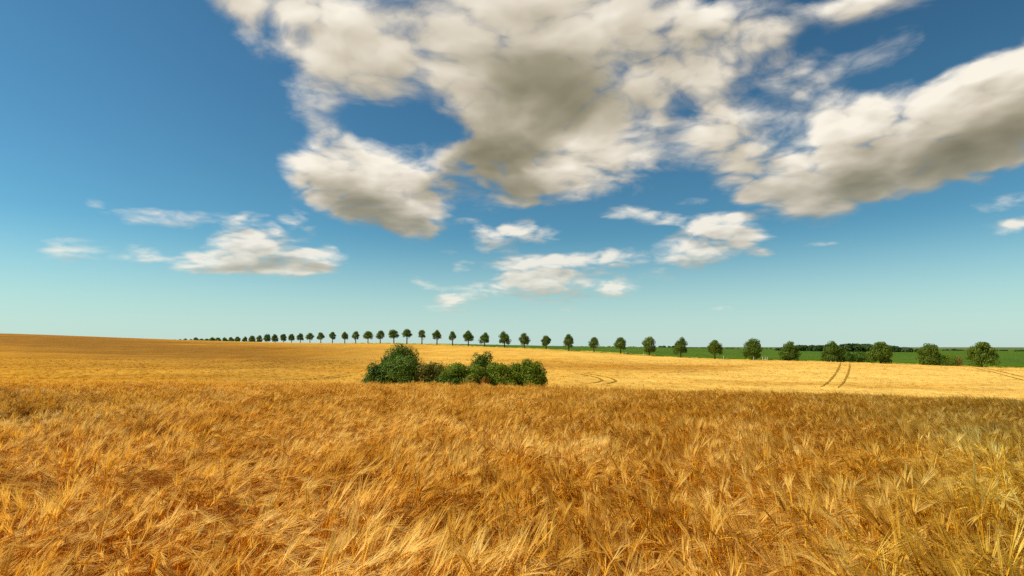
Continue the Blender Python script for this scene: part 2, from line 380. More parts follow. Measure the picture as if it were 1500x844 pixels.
def straw(name, c_dark, c_mid, c_pale, trans, patch=.75):
    m, t, b = new_mat(name, .6, .12)
    geo = t.new('ShaderNodeNewGeometry'); oi = t.new('ShaderNodeObjectInfo')
    sp = t.new('ShaderNodeSeparateXYZ'); t.l.new(geo.outputs['Position'], sp.inputs[0])
    big = t.noise(geo.outputs['Position'], patch, 3, .6)
    f = t.math('ADD', t.math('MULTIPLY', geo.outputs['Random Per Island'], .70), t.math('MULTIPLY', t.math('SUBTRACT', big, .5), 2.3))
    f = t.math('ADD', f, t.math('MULTIPLY', oi.outputs['Random'], .22))
    f = t.math('ADD', f, .12)
    f = t.math('SUBTRACT', f, t.maprange(sp.outputs[1], 6.0, 14.0, 0, .17))
    r = t.new('ShaderNodeValToRGB'); t.l.new(f, r.inputs[0]); cr = r.color_ramp
    cr.elements[0].position = .1; cr.elements[0].color = (*c_dark, 1); cr.elements[1].position = .95; cr.elements[1].color = (*c_pale, 1)
    e = cr.elements.new(.5); e.color = (*c_mid, 1)
    # less ripe, greener straw towards the right-hand corner
    sl_ = t.math('DIVIDE', sp.outputs[0], t.math('MAXIMUM', sp.outputs[1], 1.0))
    wob = t.math('MULTIPLY', t.math('SUBTRACT', t.noise(geo.outputs['Position'], .6, 3), .5), .7)
    g1 = t.maprange(t.math('ADD', sl_, wob), .52, 1.15, 0, .8)
    col = t.mixc(g1, r.outputs[0], t.mulc(r.outputs[0], (.95, 1.36, 1.6)))
    brow_shade = t.math('MULTIPLY', t.maprange(t.math('ADD', t.math('ABSOLUTE', sl_), wob), .45, 1.0, 0, .75), t.math('MULTIPLY', t.maprange(sp.outputs[1], 6.0, 11.0), t.math('MAXIMUM', t.maprange(sl_, .2, .3), t.maprange(sp.outputs[1], 26.0, 15.0))))  # edge shading painted into the straw colour, darker strip towards both sides of the brow
    col = t.mixc(brow_shade, col, t.mulc(r.outputs[0], (.70, .78, 1.25)))
    g3 = t.math('MULTIPLY', t.maprange(t.math('MULTIPLY_ADD', wob, 20, sp.outputs[1]), 20, 36, 0, .70), t.maprange(sl_, .8, .15, .35, 1))
    col = t.mixc(g3, col, (.84, .52, .085))
    t.l.new(col, b.inputs['Base Color'])
    tr = t.new('ShaderNodeBsdfTranslucent'); t.l.new(t.mulc(col, (1.1, .95, .6)), tr.inputs[0])
    mx = t.new('ShaderNodeMixShader'); mx.inputs[0].default_value = trans
    t.l.new(b.outputs[0], mx.inputs[1]); t.l.new(tr.outputs[0], mx.inputs[2]); t.l.new(mx.outputs[0], t.n['Material Output'].inputs[0])
    return m
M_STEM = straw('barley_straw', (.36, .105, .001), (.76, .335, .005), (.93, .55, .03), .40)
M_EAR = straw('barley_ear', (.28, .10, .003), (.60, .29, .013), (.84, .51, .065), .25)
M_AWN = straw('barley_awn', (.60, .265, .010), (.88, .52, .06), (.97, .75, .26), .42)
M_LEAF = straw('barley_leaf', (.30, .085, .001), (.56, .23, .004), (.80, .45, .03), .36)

def soil_mat():
    m, t, b = new_mat('soil', .95, .05)
    geo = t.new('ShaderNodeNewGeometry')
    n = t.noise(geo.outputs['Position'], 3.0, 6, .6)
    n2 = t.noise(geo.outputs['Position'], .004, 3)
    sp = t.new('ShaderNodeSeparateXYZ'); t.l.new(geo.outputs['Position'], sp.inputs[0])
    near = t.mixc(n, (.10, .045, .015), (.24, .12, .04))
    far = t.mixc(t.maprange(n2, .4, .6), (.055, .10, .03), (.16, .17, .06))
    ln = t.vmath('LENGTH', geo.outputs['Position'])
    t.l.new(t.mixc(t.maprange(ln, 150, 420), near, far), b.inputs['Base Color'])
    return m
def field_color(t, contrast=1.0):
    geo = t.new('ShaderNodeNewGeometry'); p = geo.outputs['Position']
    sp = t.new('ShaderNodeSeparateXYZ'); t.l.new(p, sp.inputs[0])
    med = t.noise(t.vmath('MULTIPLY', p, (1, .35, 1)), .22, 4, .6)
    big = t.noise(t.vmath('ADD', p, (30, 12, 0)), .018, 3, .55)
    sl_ = t.math('DIVIDE', sp.outputs[0], t.math('MAXIMUM', sp.outputs[1], 1.0))
    # straw pale on the right-hand slope, deeper ochre on the left hill
    side = t.maprange(t.math('MULTIPLY_ADD', t.math('SUBTRACT', big, .5), 1.2, sl_), -.75, .55)
    c = t.mixc(side, (.54, .255, .010), (.76, .475, .105))
    # cloud shadow painted as browner crop along the foot and flank of the left hill
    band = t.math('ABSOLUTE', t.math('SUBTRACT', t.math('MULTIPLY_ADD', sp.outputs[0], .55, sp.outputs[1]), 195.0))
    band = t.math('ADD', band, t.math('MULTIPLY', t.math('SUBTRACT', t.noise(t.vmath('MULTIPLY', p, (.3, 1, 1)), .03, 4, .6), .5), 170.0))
    cloud_shade = t.math('MULTIPLY', t.maprange(band, 135, 35, 0, 1), t.maprange(sl_, -.12, -.42))
    c = t.mixc(t.math('MULTIPLY', cloud_shade, .85), c, (.20, .085, .004, 1))
    # shadowed hollow right of the copse painted brown; stripes lying across the slope
    dv = t.vmath('MULTIPLY', t.vmath('SUBTRACT', p, (30, 165, 0)), (1 / 42, 1 / 26, 0))
    dd = t.math('ADD', t.vmath('LENGTH', dv), t.math('MULTIPLY', t.math('SUBTRACT', t.noise(t.vmath('MULTIPLY', p, (.3, 1, 1)), .09, 4), .5), 1.5))
    c = t.mixc(t.maprange(dd, 1.0, .35, 0, .7), c, (.36, .145, .006, 1))
    st = t.noise(t.vmath('MULTIPLY', p, (.30, 1, 1)), .05, 5, .7)
    c = t.mixc(t.math('MULTIPLY', t.maprange(st, .50, .66), .6), c, (.46, .20, .010, 1))
    st2 = t.noise(t.vmath('MULTIPLY', t.vmath('ADD', p, (77, 9, 0)), (.25, 1, 1)), .35, 4, .7)
    v = t.math('MULTIPLY_ADD', t.math('SUBTRACT', st2, .5), .9, 1.0)
    v = t.math('MULTIPLY', v, t.math('MULTIPLY_ADD', t.math('SUBTRACT', med, .5), .6, 1.0))
    return c, v, geo
def field_mat():
    m, t, b = new_mat('ripe_field', .85, .06)
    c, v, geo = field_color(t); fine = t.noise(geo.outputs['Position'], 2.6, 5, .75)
    v = t.math('MULTIPLY', v, t.math('MULTIPLY_ADD', t.math('SUBTRACT', fine, .5), 1.4, 1.0))
    t.l.new(t.vmath('SCALE', c, sc=v), b.inputs['Base Color'])
    bp = t.new('ShaderNodeBump'); bp.inputs['Strength'].default_value = .7; bp.inputs['Distance'].default_value = .25
    t.l.new(fine, bp.inputs['Height']); t.l.new(bp.outputs[0], b.inputs['Normal'])
    return m
def far_straw():
    m, t, b = new_mat('far_barley', .7, .08)
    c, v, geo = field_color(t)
    v = t.math('MULTIPLY', v, t.math('MULTIPLY_ADD', geo.outputs['Random Per Island'], .36, .86))
    col = t.vmath('SCALE', c, sc=v); t.l.new(col, b.inputs['Base Color'])
    tr = t.new('ShaderNodeBsdfTranslucent'); t.l.new(col, tr.inputs[0])
    mx = t.new('ShaderNodeMixShader'); mx.inputs[0].default_value = .3
    t.l.new(b.outputs[0], mx.inputs[1]); t.l.new(tr.outputs[0], mx.inputs[2]); t.l.new(mx.outputs[0], t.n['Material Output'].inputs[0])
    return m
def simple_field(name, a, b_, sc, bump=.4, stretch=(1, 1, 1), dist=.3):
    m, t, b = new_mat(name, .85, .08)
    geo = t.new('ShaderNodeNewGeometry'); p = t.vmath('MULTIPLY', geo.outputs['Position'], stretch)
    n = t.noise(p, sc, 5, .65); n2 = t.noise(p, sc * .08, 3)
    f = t.math('ADD', t.math('MULTIPLY', n, .65), t.math('MULTIPLY', n2, .5))
    t.l.new(t.mixc(t.maprange(f, .3, .85), a, b_), b.inputs['Base Color'])
    bp = t.new('ShaderNodeBump'); bp.inputs['Strength'].default_value = bump; bp.inputs['Distance'].default_value = dist
    t.l.new(n, bp.inputs['Height']); t.l.new(bp.outputs[0], b.inputs['Normal'])
    return m
M_SOIL = soil_mat(); M_FIELD = field_mat()
M_GREEN = simple_field('green_crop', (.028, .072, .002), (.10, .17, .006), .8, 1.0, (1, .4, 1))
M_VERGE = simple_field('dry_verge', (.22, .19, .02), (.62, .42, .06), .8, .8)
M_TRACK = simple_field('track_soil', (.26, .13, .008), (.42, .23, .015), 1.5, .4)
M_BARK = simple_field('bark', (.06, .045, .03), (.16, .12, .08), 4.0, .8, (1, 1, .25), .02)

# ------------------------------------------------------------------ ground sheets
th = np.concatenate([np.linspace(-55, 55, 260), np.linspace(58, 302, 60)]); th = np.radians(th)
rad = np.exp(np.linspace(math.log(.4), math.log(9000), 230))
XX = rad[:, None] * np.sin(th)[None]; YY = rad[:, None] * np.cos(th)[None]
ZZ = canopy(XX, YY) - CROP_H
V = np.stack([XX, YY, ZZ], -1).reshape(-1, 3); Fc = grid_faces(len(rad), len(th), True)
V = np.vstack([V, [[0, 0, float(ZZ[0].mean())]]]); nc = len(th); ci = len(V) - 1
fan = np.array([[ci, (k + 1) % nc, k, k] for k in range(nc)])
g = mesh_obj('ground', V, [tuple(f) for f in Fc] + [(ci, (k + 1) % nc, k) for k in range(nc)], [M_SOIL], smooth=True)
tag(g, kind='structure')

def sheet(name, px0, px1, npx, d0f, d1f, nd, dz, mat, skirt=.9, rough=0.0, logd=True):
    px = np.linspace(px0, px1, npx); rows = []
    T = np.linspace(0, 1, nd)
    a = d0f(px); b = d1f(px)
    D = np.exp(np.log(a)[None] + T[:, None] * (np.log(b) - np.log(a))[None])
    X = (px[None] - 750) / F * D; Z = canopy(X, D) + (dz(px)[None] if callable(dz) else dz)
    if callable(dz): pass
    if rough: Z = Z + rng.normal(0, rough, Z.shape)
    # skirts so that the crop has a side, not a paper edge
    D = np.vstack([D[:1] - .05, D, D[-1:] + .05]); X = np.vstack([X[:1], X, X[-1:]]); Z = np.vstack([Z[:1] - skirt, Z, Z[-1:] - skirt])
    V = np.stack([X, D, Z], -1).reshape(-1, 3)
    Fc = grid_faces(nd + 2, npx)[:, ::-1].copy()
    o = mesh_obj(name, V, Fc, [mat], smooth=True)
    return tag(o, kind='structure')
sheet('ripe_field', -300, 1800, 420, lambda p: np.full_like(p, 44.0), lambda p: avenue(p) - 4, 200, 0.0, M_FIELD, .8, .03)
sheet('green_field', 630, 1800, 300, lambda p: avenue(p) + 7 + np.clip((700 - p) * .15, 0, 10), lambda p: np.full_like(p, 1300.0), 90, 0.05, M_GREEN, .7, .08)
sheet('grass_verge', -300, 1800, 600, lambda p: avenue(p) - 3.9, lambda p: avenue(p) + 6.6 + np.clip((700 - p) * .6, 0, 30), 14, lambda p: np.interp(p, [-300, 480, 560, 900, 980], [-.35, -.3, .10, .10, -.30]), M_VERGE, .4, .10)

# tractor tracks through the ripe field: the bare wheelings seen between the crop
TRK = []
def tramline(pts, width=.45, gauge=1.9):
    """pts = photo column, depth"""
    pts = [(P(x, d), d) for x, d in pts]
    n = 60; t = np.linspace(0, 1, n); k = np.linspace(0, 1, len(pts))
    xs = np.interp(t, k, [p[0] for p in pts]); ys = np.interp(t, k, [p[1] for p in pts])
    for _ in range(6):
        xs[1:-1] = (xs[:-2] + xs[1:-1] * 2 + xs[2:]) / 4; ys[1:-1] = (ys[:-2] + ys[1:-1] * 2 + ys[2:]) / 4
    tx = np.gradient(xs); ty = np.gradient(ys); L = np.hypot(tx, ty); nx, ny = -ty / L, tx / L
    Vs = []; Fs = []
    for side in (-1, 1):
        o = len(Vs); c = side * gauge / 2
        for i in range(n):
            w = width * (.45 + .8 * rng.random()) / 2 * min(1, .25 + 4 * min(t[i], 1 - t[i]))
            for e in (-w, w):
                jit = .10 * math.sin(i * 1.3 + side) ; x = xs[i] + nx[i] * (c + e + jit); y = ys[i] + ny[i] * (c + e)
                Vs.append((x, y, float(canopy(x, y)) + .08))
            TRK.append((xs[i] + nx[i] * c, ys[i] + ny[i] * c))
        for i in range(n - 1): Fs.append((o + 2 * i, o + 2 * i + 1, o + 2 * i + 3, o + 2 * i + 2))
    return tag(mesh_obj('tractor_track', Vs, Fs, [M_TRACK]), kind='structure')
tramline([(1238, 190), (1237, 165), (1233, 140), (1226, 118), (1214, 98)], .50, 2.6)
tramline([(1430, 168), (1462, 148), (1500, 130), (1560, 112)], .45, 2.6)
tramline([(405, 101), (430, 99), (455, 99), (480, 104), (515, 116)], .75, 2.4)
tramline([(848, 133), (866, 127), (886, 118), (893, 109), (882, 101), (862, 96)], .60, 2.6)

# ------------------------------------------------------------------ foliage
def lobes_crown(n_leaf, lobes, size, seed, inner=.35):
    """leaf quads on and inside a set of ellipsoid lobes (cx, cy, cz, rx, ry, rz)"""
    r = np.random.default_rng(seed); L = np.array(lobes, float)
    vol = (L[:, 3] * L[:, 4] * L[:, 5]) ** (2 / 3); pr = vol / vol.sum()
    k = r.choice(len(L), n_leaf, p=pr)
    d = r.normal(size=(n_leaf, 3)); d /= np.linalg.norm(d, axis=1, keepdims=True)
    rr = np.where(r.random(n_leaf) < inner, r.random(n_leaf) ** .5, 1 + r.normal(0, .07, n_leaf))
    c = L[k, :3] + d * L[k, 3:] * rr[:, None]
    nrm = d + r.normal(0, .55, d.shape) + np.array([0, 0, .35]); nrm /= np.linalg.norm(nrm, axis=1, keepdims=True)
    a = np.cross(nrm, r.normal(size=d.shape)); a /= np.linalg.norm(a, axis=1, keepdims=True); b = np.cross(nrm, a)
    s = size * (.6 + .8 * r.random(n_leaf))[:, None]
    V = np.stack([c - a * s, c - b * s * .55, c + a * s, c + b * s * .55], 1).reshape(-1, 3)
    Fc = np.arange(4 * n_leaf).reshape(-1, 4)
    return V, Fc
def tube(pts, radii, sides=6):
    pts = [Vector(p) for p in pts]; Vs = []; Fs = []
    for i, p in enumerate(pts):
        d = (pts[min(i + 1, len(pts) - 1)] - pts[max(i - 1, 0)]).normalized()
        a = d.orthogonal().normalized(); b = d.cross(a)
        for k in range(sides):
            t = 2 * math.pi * k / sides; Vs.append(p + (a * math.cos(t) + b * math.sin(t)) * radii[i])
    for i in range(len(pts) - 1):
        for k in range(sides):
            k2 = (k + 1) % sides; Fs.append((i * sides + k, i * sides + k2, (i + 1) * sides + k2, (i + 1) * sides + k))
    Fs.append(tuple(range(sides))[::-1]); Fs.append(tuple((len(pts) - 1) * sides + k for k in range(sides)))
    return [tuple(v) for v in Vs], Fs
def join(parts):
    Vs = []; Fs = []
    for v, f in parts:
        o = len(Vs); Vs += v; Fs += [tuple(i + o for i in q) for q in f]
    return Vs, Fs

M_TREE = leafy('avenue_leaves', [(.055, .095, .004), (.115, .175, .009), (.18, .24, .016)], .38, nscale=.9)
M_TREE2 = leafy('avenue_leaves_green', [(.045, .090, .004), (.095, .165, .009), (.155, .225, .016)], .38, nscale=.9)
M_DARK = leafy('dark_shrub_leaves', [(.026, .064, .002), (.062, .130, .004), (.12, .21, .010)], .28)
M_MID = leafy('green_shrub_leaves', [(.065, .115, .002), (.15, .22, .005), (.25, .32, .012)], .35)
M_OLIVE = leafy('olive_shrub_leaves', [(.075, .075, .006), (.19, .18, .018), (.30, .26, .035)], .3)
M_ROUND = leafy('round_shrub_leaves', [(.035, .080, .002), (.085, .155, .005), (.15, .23, .012)], .3)
M_RUST = leafy('rusty_shrub_leaves', [(.12, .055, .008), (.30, .14, .02), (.40, .22, .035)], .3)
M_WOOD = leafy('far_wood_leaves', [(.018, .040, .008), (.040, .080, .012), (.070, .12, .020)], .15, nscale=.05)

# unit avenue trees: crown from z 0..1, half-width 1; ovate linden shape, uneven
def crown_variant(seed):
    r = np.random.default_rng(seed); lobes = []
    skew = .10 * r.normal(); peak = .34 + .12 * r.random()
    for i in range(46):
        z = .08 + .84 * r.random()
        env = max(.08, 1 - ((z - peak) / (1.02 - peak)) ** 1.7) if z > peak else math.sqrt(max(.02, 1 - ((peak - z) / (peak + .06)) ** 2 * .85))
        a = i * 2.4 + r.random(); q = env * (.50 + .34 * r.random())
        s = .16 + .10 * r.random()
        lobes.append((q * math.cos(a) + skew * z, q * math.sin(a), z, s * 1.25, s * 1.25, s * .62))
    lobes.append((0, 0, .45, .66, .66, .36)); lobes.append((skew, 0, .80, .28, .28, .20))
    return lobes_crown(5200, lobes, .046, seed, .3)
CROWNS = []
for k in range(7):
    V, Fc = crown_variant(100 + k)
    V = V * np.array([1, 1, 1.0])
    CROWNS.append(mesh_obj('crown', V, Fc, [(M_TREE, M_TREE2)[k % 2]], parent=False).data)
def trunk_mesh(seed):
    r = random.Random(seed); parts = [tube([(0, 0, -.15), (0, 0, .15), (.01, 0, .5), (.0, .01, .8)], [.05, .04, .032, .018], 7)]
    for k in range(7):
        a = k * 2.4 + r.random(); z = .34 + .05 * k; l = .20 + .1 * r.random()
        parts.append(tube([(0, 0, z), (l * .5 * math.cos(a), l * .5 * math.sin(a), z + .09), (l * math.cos(a), l * math.sin(a), z + .22)], [.018, .012, .005], 5))
    return join(parts)
TRUNKS = []
for k in range(3):
    v, f = trunk_mesh(k); TRUNKS.append(mesh_obj('trunk', v, f, [M_BARK], parent=False, smooth=True).data)
def tree(name, x, y, zb, height, cz, ch, cw, var, label, cat='tree', group=None, mat=None):
    o = empty(name, (x, y, zb), rng.random() * 6.28); tag(o, label, cat, group)
    t = bpy.data.objects.new('trunk', TRUNKS[var % 3]); COL.objects.link(t); t.parent = o; t.scale = (height, height, height)
    c = bpy.data.objects.new('crown', CROWNS[var % 7]); COL.objects.link(c); c.parent = o
    c.location = (0, 0, cz); c.scale = (cw / 2, cw / 2, ch)
    return o
# photo column, top, crown bottom, crown width (photo pixels) -- all measured
AV = [(1438,503,533,38),(1362,504.5,532,30),(1290,502.5,529,34),(1220,502,528,32),(1156,500.5,526,27),(1101,496.5,522,28),(1047,499,519,22),
 (997,495.5,517,20),(951,494,515,21),(909,495,511,18),(870,495,509,15),(833,490.5,508,15),(800,492,506,14),(768,488.5,505,15),(739,486.5,503,17),
 (710,488,502,15),(686,485,499,15),(663,486,497.5,11),(640,484,496,13),(618,483.5,494,11),(596,482,493,14),(577,483,494.5,16),(557,485,496,12),
 (539,485.5,496.5,13.5),(521,486,497,10),(505,486.5,497,10),(487,486.5,496.5,9.5),(470,487.5,497,11),(454,488,497.5,11),(440,488.5,498,10),(427,489.5,498.5,9.5),
 (415,489.5,499,9),(403,489.5,500,9.5),(391,489.5,499.5,11),(380,491.5,500.5,9),(369,492,501.5,9),(358.5,493.5,501,7.5),(348,493.5,502,9),(338.5,494,503,8.5),
 (329.5,494.5,503,8),(320,494.8,504,8),(311,494.3,504,9),(303,496,504,8),(295,496.3,505,7.5),(287,494.7,505,8),(279.5,496.8,506,6),(271,496,506,7),(264,496.8,506,5.5),(256,497.3,506,5)]
ORD = 'first second third fourth fifth sixth seventh eighth ninth tenth eleventh twelfth thirteenth fourteenth fifteenth sixteenth seventeenth eighteenth nineteenth twentieth'.split()
def ordinal(n):
    if n <= 20: return ORD[n - 1]
    tens = {2: 'twenty', 3: 'thirty', 4: 'forty'}[n // 10]
    return tens + '-' + ORD[n % 10 - 1] if n % 10 else {30: 'thirtieth', 40: 'fortieth'}[n]
NTREE = len(AV)
for i, (px, top, cb, w) in enumerate(AV):
    d = float(avenue(px)) + .8 * math.sin(i * 1.7); x = P(px, d); zb = float(canopy(x, d)) - .30
    zt = EYE - (top - HY) / F * d; zc = EYE - (cb - HY) / F * d
    zc -= .55 if w >= 26 else .15
    zc = max(zc, zb + .1); zc = min(zc, zt - 1.5)
    look = ('broad low-crowned' if w >= 27 else 'round-crowned' if w >= 17 else 'small round' if px > 640 else 'slim-stemmed' if px > 400 else 'tiny dark')
    lab = (f'{look} avenue tree beside the green field, {ordinal(i + 1)} from the right end' if px > 640 else
           f'{look} avenue tree on the golden ridge, {ordinal(NTREE - i)} from the left end')
    tree('avenue_tree', x, d, zb, zt - zb, zc - zb - .12, (zt - zc) * 1.04, w / F * d * 1.10, int(rng.integers(0, 7)), lab, 'tree', 'trees of the avenue along the far edge of the field')

# ------------------------------------------------------------------ shrubs of the copse in the field
def shrub(px, top, base, w, d, mat, n, label, spiky=.0, seed=0, leaf=.13, group='shrubs of the copse in the ripe field', nl=16, dep=None, name='shrub'):
    n = int(n * 1.35)
    r = np.random.default_rng(500 + seed); x = P(px, d); zb = float(canopy(x, d)) - CROP_H + .02
    H = EYE - (top - HY) / F * d - zb; Wd = w / F * d / 2; Wd *= 1.22; dp = dep or Wd
    lobes = []
    for i in range(nl):
        z = .12 + .76 * r.random(); env = math.sqrt(max(0.05, 1 - (z * 1.02) ** 2.2)); a = r.random() * 6.283; q = (.45 + .42 * r.random()) * env
        s = .19 + .13 * r.random()
        lobes.append((q * math.cos(a) * Wd, q * math.sin(a) * dp, z * H, s * Wd * 1.15, s * dp * 1.15, s * H * .75))
    lobes.append((0, 0, H * .42, Wd * .72, dp * .72, H * .42))
    lobes.append((0, 0, H * .80, Wd * .34, dp * .34, H * .18))
    V, Fc = lobes_crown(n, lobes, leaf, seed + 900, .25)
    if spiky:                     # shoots standing out of the outline
        ns = int(60 * spiky); vs = []; 
        for i in range(ns):
            a = r.random() * 6.283; q = math.sqrt(r.random()) * .85; x0, y0 = q * math.cos(a) * Wd, q * math.sin(a) * dp
            z0 = H * .95 * math.sqrt(max(.04, 1 - q * q)) ; l = (.25 + .55 * r.random()) * min(1.2, H * .3)
            dx, dy = (math.cos(a) * q * .5 + r.normal(0, .15)), (math.sin(a) * q * .5 + r.normal(0, .15))
            for k in range(9):
                t = k / 8; c = np.array([x0 + dx * l * t, y0 + dy * l * t, z0 - .3 + (l + .2) * t]) + r.normal(0, .05, 3)
                aa = r.normal(size=3); aa /= np.linalg.norm(aa); bb = np.cross(aa, r.normal(size=3)); bb /= np.linalg.norm(bb); s = leaf * .75
                vs += [c - aa * s, c - bb * s * .5, c + aa * s, c + bb * s * .5]
        vs = np.array(vs); Fc = np.vstack([Fc, np.arange(len(vs)).reshape(-1, 4) + len(V)]); V = np.vstack([V, vs])
    V[:, 2] = np.maximum(V[:, 2], .02)
    o = empty(name, (x, d, zb)); tag(o, label, 'shrub', group)
    mesh_obj('crown', V, Fc, [mat], parent=o)
    parts = []
    for i in range(5):
        a = i * 1.3 + r.random(); q = .35 * Wd
        parts.append(tube([(0.1 * math.cos(a), .1 * math.sin(a), -.1), (q * .5 * math.cos(a), q * .5 * math.sin(a), H * .3), (q * 1.3 * math.cos(a), q * 1.3 * math.sin(a), H * .72)], [.06, .045, .015], 5))
    v, f = join(parts); mesh_obj('stems', v, f, [M_BARK], parent=o, smooth=True)
    return o
shrub(590, 507.5, 566, 60, 88, M_DARK, 9000, 'tall dark bush with ragged shoots, highest in the copse', 1.6, 1, nl=20)
shrub(590, 525, 566, 56, 82.5, M_ROUND, 9000, 'dense rounded deep green bush in front of the tallest one', 0, 2, nl=26)
shrub(552, 535, 566, 40, 84, M_DARK, 6000, 'low dark bush at the far left end of the copse', .4, 3)
shrub(566, 522, 566, 32, 87, M_DARK, 4500, 'dark leaning bush between the left end and the tallest bush', .9, 4)
shrub(624, 533, 566, 38, 82, M_OLIVE, 4500, 'brownish olive bush right of the rounded dark bush', .9, 5)
shrub(645, 535, 566, 40, 85.5, M_OLIVE, 3600, 'thin straggly yellowish bush with see-through twigs', 1.2, 6, nl=9)
shrub(668, 534, 566, 56, 83.5, M_MID, 6000, 'mid green bush in the centre of the copse', 1.0, 7)
shrub(705, 519, 562, 40, 92, M_DARK, 8500, 'smooth domed dark bush rising behind the middle of the copse', 0, 8, nl=34)
shrub(700, 538, 566, 46, 82, M_MID, 5500, 'leafy green bush below the domed dark bush', .1, 9)
shrub(711, 553, 566, 15, 79.5, M_RUST, 900, 'small rust-coloured bush at the front of the copse', .3, 10, nl=8)
shrub(690, 550, 566, 22, 80, M_OLIVE, 1500, 'small yellow-green bush left of the rust-coloured one', .3, 15, nl=9)
shrub(733, 534, 565, 48, 83, M_MID, 5500, 'spiky green bush second from the right end of the front row', .8, 11)
shrub(758, 532, 564, 40, 85, M_MID, 4200, 'slender upright green bush behind the right end of the copse', .8, 12)
shrub(780, 530, 563, 38, 83, M_MID, 6000, 'rounded bush with bare dark underside at the right end', .1, 13, nl=22)
shrub(657, 543, 566, 34, 82, M_MID, 3500, 'low green bush filling the dip left of the copse centre', .4, 16)
shrub(650, 553, 567, 66, 80.5, M_DARK, 4500, 'low dark green undergrowth bush along the front of the copse', .2, 14, dep=1.3)
# low shrubs among the avenue on the right, on the ridge on the left
def low_shrub(px, top, w, doff, mat, n, label, seed, leaf=.16, nl=12):
    d = float(avenue(px)) + doff
    return shrub(px, top, 0, w, d, mat, n, label, .3, seed, leaf, 'low shrubs among the avenue trees', nl)
low_shrub(1243, 515, 16, 6, M_DARK, 1200, 'low dark shrub just right of the fourth avenue tree', 20)
low_shrub(1262, 513.5, 24, 7, M_DARK, 1800, 'broad low shrub left of the third avenue tree', 21)
low_shrub(1387, 519, 26, 3, M_MID, 1500, 'low spreading shrub right of the second avenue tree', 22)
low_shrub(1405, 523, 12, 3, M_RUST, 400, 'small dry reddish shrub between the last two avenue trees', 23)
low_shrub(366, 499.5, 9, 25, M_DARK, 400, 'tiny dark shrub under the avenue on the left ridge', 24)
low_shrub(373, 499.3, 8, 25, M_DARK, 400, 'tiny rounded shrub right of its twin on the left ridge', 25)

# far woods and hedges beyond the green field
def far_wood(px0, px1, tops, d, depth, n, leaf, label, name='far_wood'):
    """tops = photo height of the tree line at evenly spaced columns"""
    r = np.random.default_rng(int(px0 * 7 + d)); lobes = []
    k = max(6, int((px1 - px0) / F * d / 9))
    for i in range(k * 3):
        px = px0 + (px1 - px0) * r.random(); dd = d + depth * r.random()
        top = np.interp(px, np.linspace(px0, px1, len(tops)), tops) + 1.2 * r.random()
        x = P(px, dd); zb = float(canopy(x, dd)) - .8; H = max(2.0, EYE - (top - HY) / F * dd - zb)
        rx = min(H * .6, 7) * (.7 + .5 * r.random())
        lobes.append((x, dd, zb + H * .5, rx, rx, H * .5))
    V, Fc = lobes_crown(n, lobes, leaf, int(px0), .1)
    o = mesh_obj(name, V, Fc, [M_WOOD]); return tag(o, label, 'wood', kind='stuff')
far_wood(1132, 1215, [511, 508, 506, 506.5, 505.5], 500, 35, 12000, 1.0, 'far dark wood on the horizon left of the fourth avenue tree')
far_wood(1205, 1282, [506, 504.5, 504, 504, 505], 500, 35, 12000, 1.0, 'far dark wood on the horizon behind the third avenue tree')
far_wood(1288, 1348, [504, 506.5, 508.5, 509.5, 513], 500, 35, 9000, 1.0, 'far dark wood tapering off right of the third avenue tree')
far_wood(1380, 1410, [513, 511.2, 511.5, 514], 800, 30, 2500, 1.1, 'small far wood behind the gap between the last avenue trees')
far_wood(1440, 1475, [511.5, 512, 513, 515], 760, 30, 2500, 1.1, 'small far wood right of the last avenue tree')
far_wood(1486, 1540, [513, 512, 512, 512], 700, 30, 3000, 1.1, 'far wood at the right edge of the picture')
far_wood(1005, 1132, [510.5, 509.5, 510.5, 510, 511.5], 1150, 30, 5000, 1.3, 'thin far hedge on the horizon above the green field', 'far_hedge')
far_wood(955, 1000, [508.5, 506.8, 506.5, 509], 900, 30, 2500, 1.2, 'far rounded clump right of the ninth avenue tree', 'far_hedge')
far_wood(850, 945, [507.5, 507, 507.5, 508], 1000, 30, 2500, 1.2, 'thin far hedge behind the tenth avenue tree', 'far_hedge')

# white marker posts along the avenue
M_WHITE, _t, _b = new_mat('weathered_white', .7, .2); _n = _t.noise(_t.new('ShaderNodeNewGeometry').outputs['Position'], 6, 3)
_t.l.new(_t.mixc(_n, (.60, .58, .52), (.80, .79, .74)), _b.inputs['Base Color'])
POST = None
for k, (px, w) in enumerate([(943, 'below the ninth'), (917, 'below the tenth'), (1060, 'between the sixth and seventh'), (1104, 'at the foot of the sixth'), (1117, 'just right of the sixth'), (1121, 'left of the fifth'), (1124, 'nearest left of the fifth'), (1217, 'below the fourth')]):
    d = float(avenue(px)) - 3.2; x = P(px, d); z = float(canopy(x, d)) - .4; w = w.replace('between the sixth and seventh', 'left of the sixth')
    if POST is None:
        v, f = tube([(0, 0, -.2), (0, 0, 1.35), (0, 0, 1.5), (0, 0, 1.52)], [.08, .08, .075, .03], 8); POST = mesh_obj('marker_post', v, f, [M_WHITE], parent=False, smooth=False).data
    o = bpy.data.objects.new('marker_post', POST); COL.objects.link(o); o.location = (x, d, z)
    tag(o, f'thin white post {w} avenue tree counted from the right', 'post', 'white posts along the edge of the ripe field')

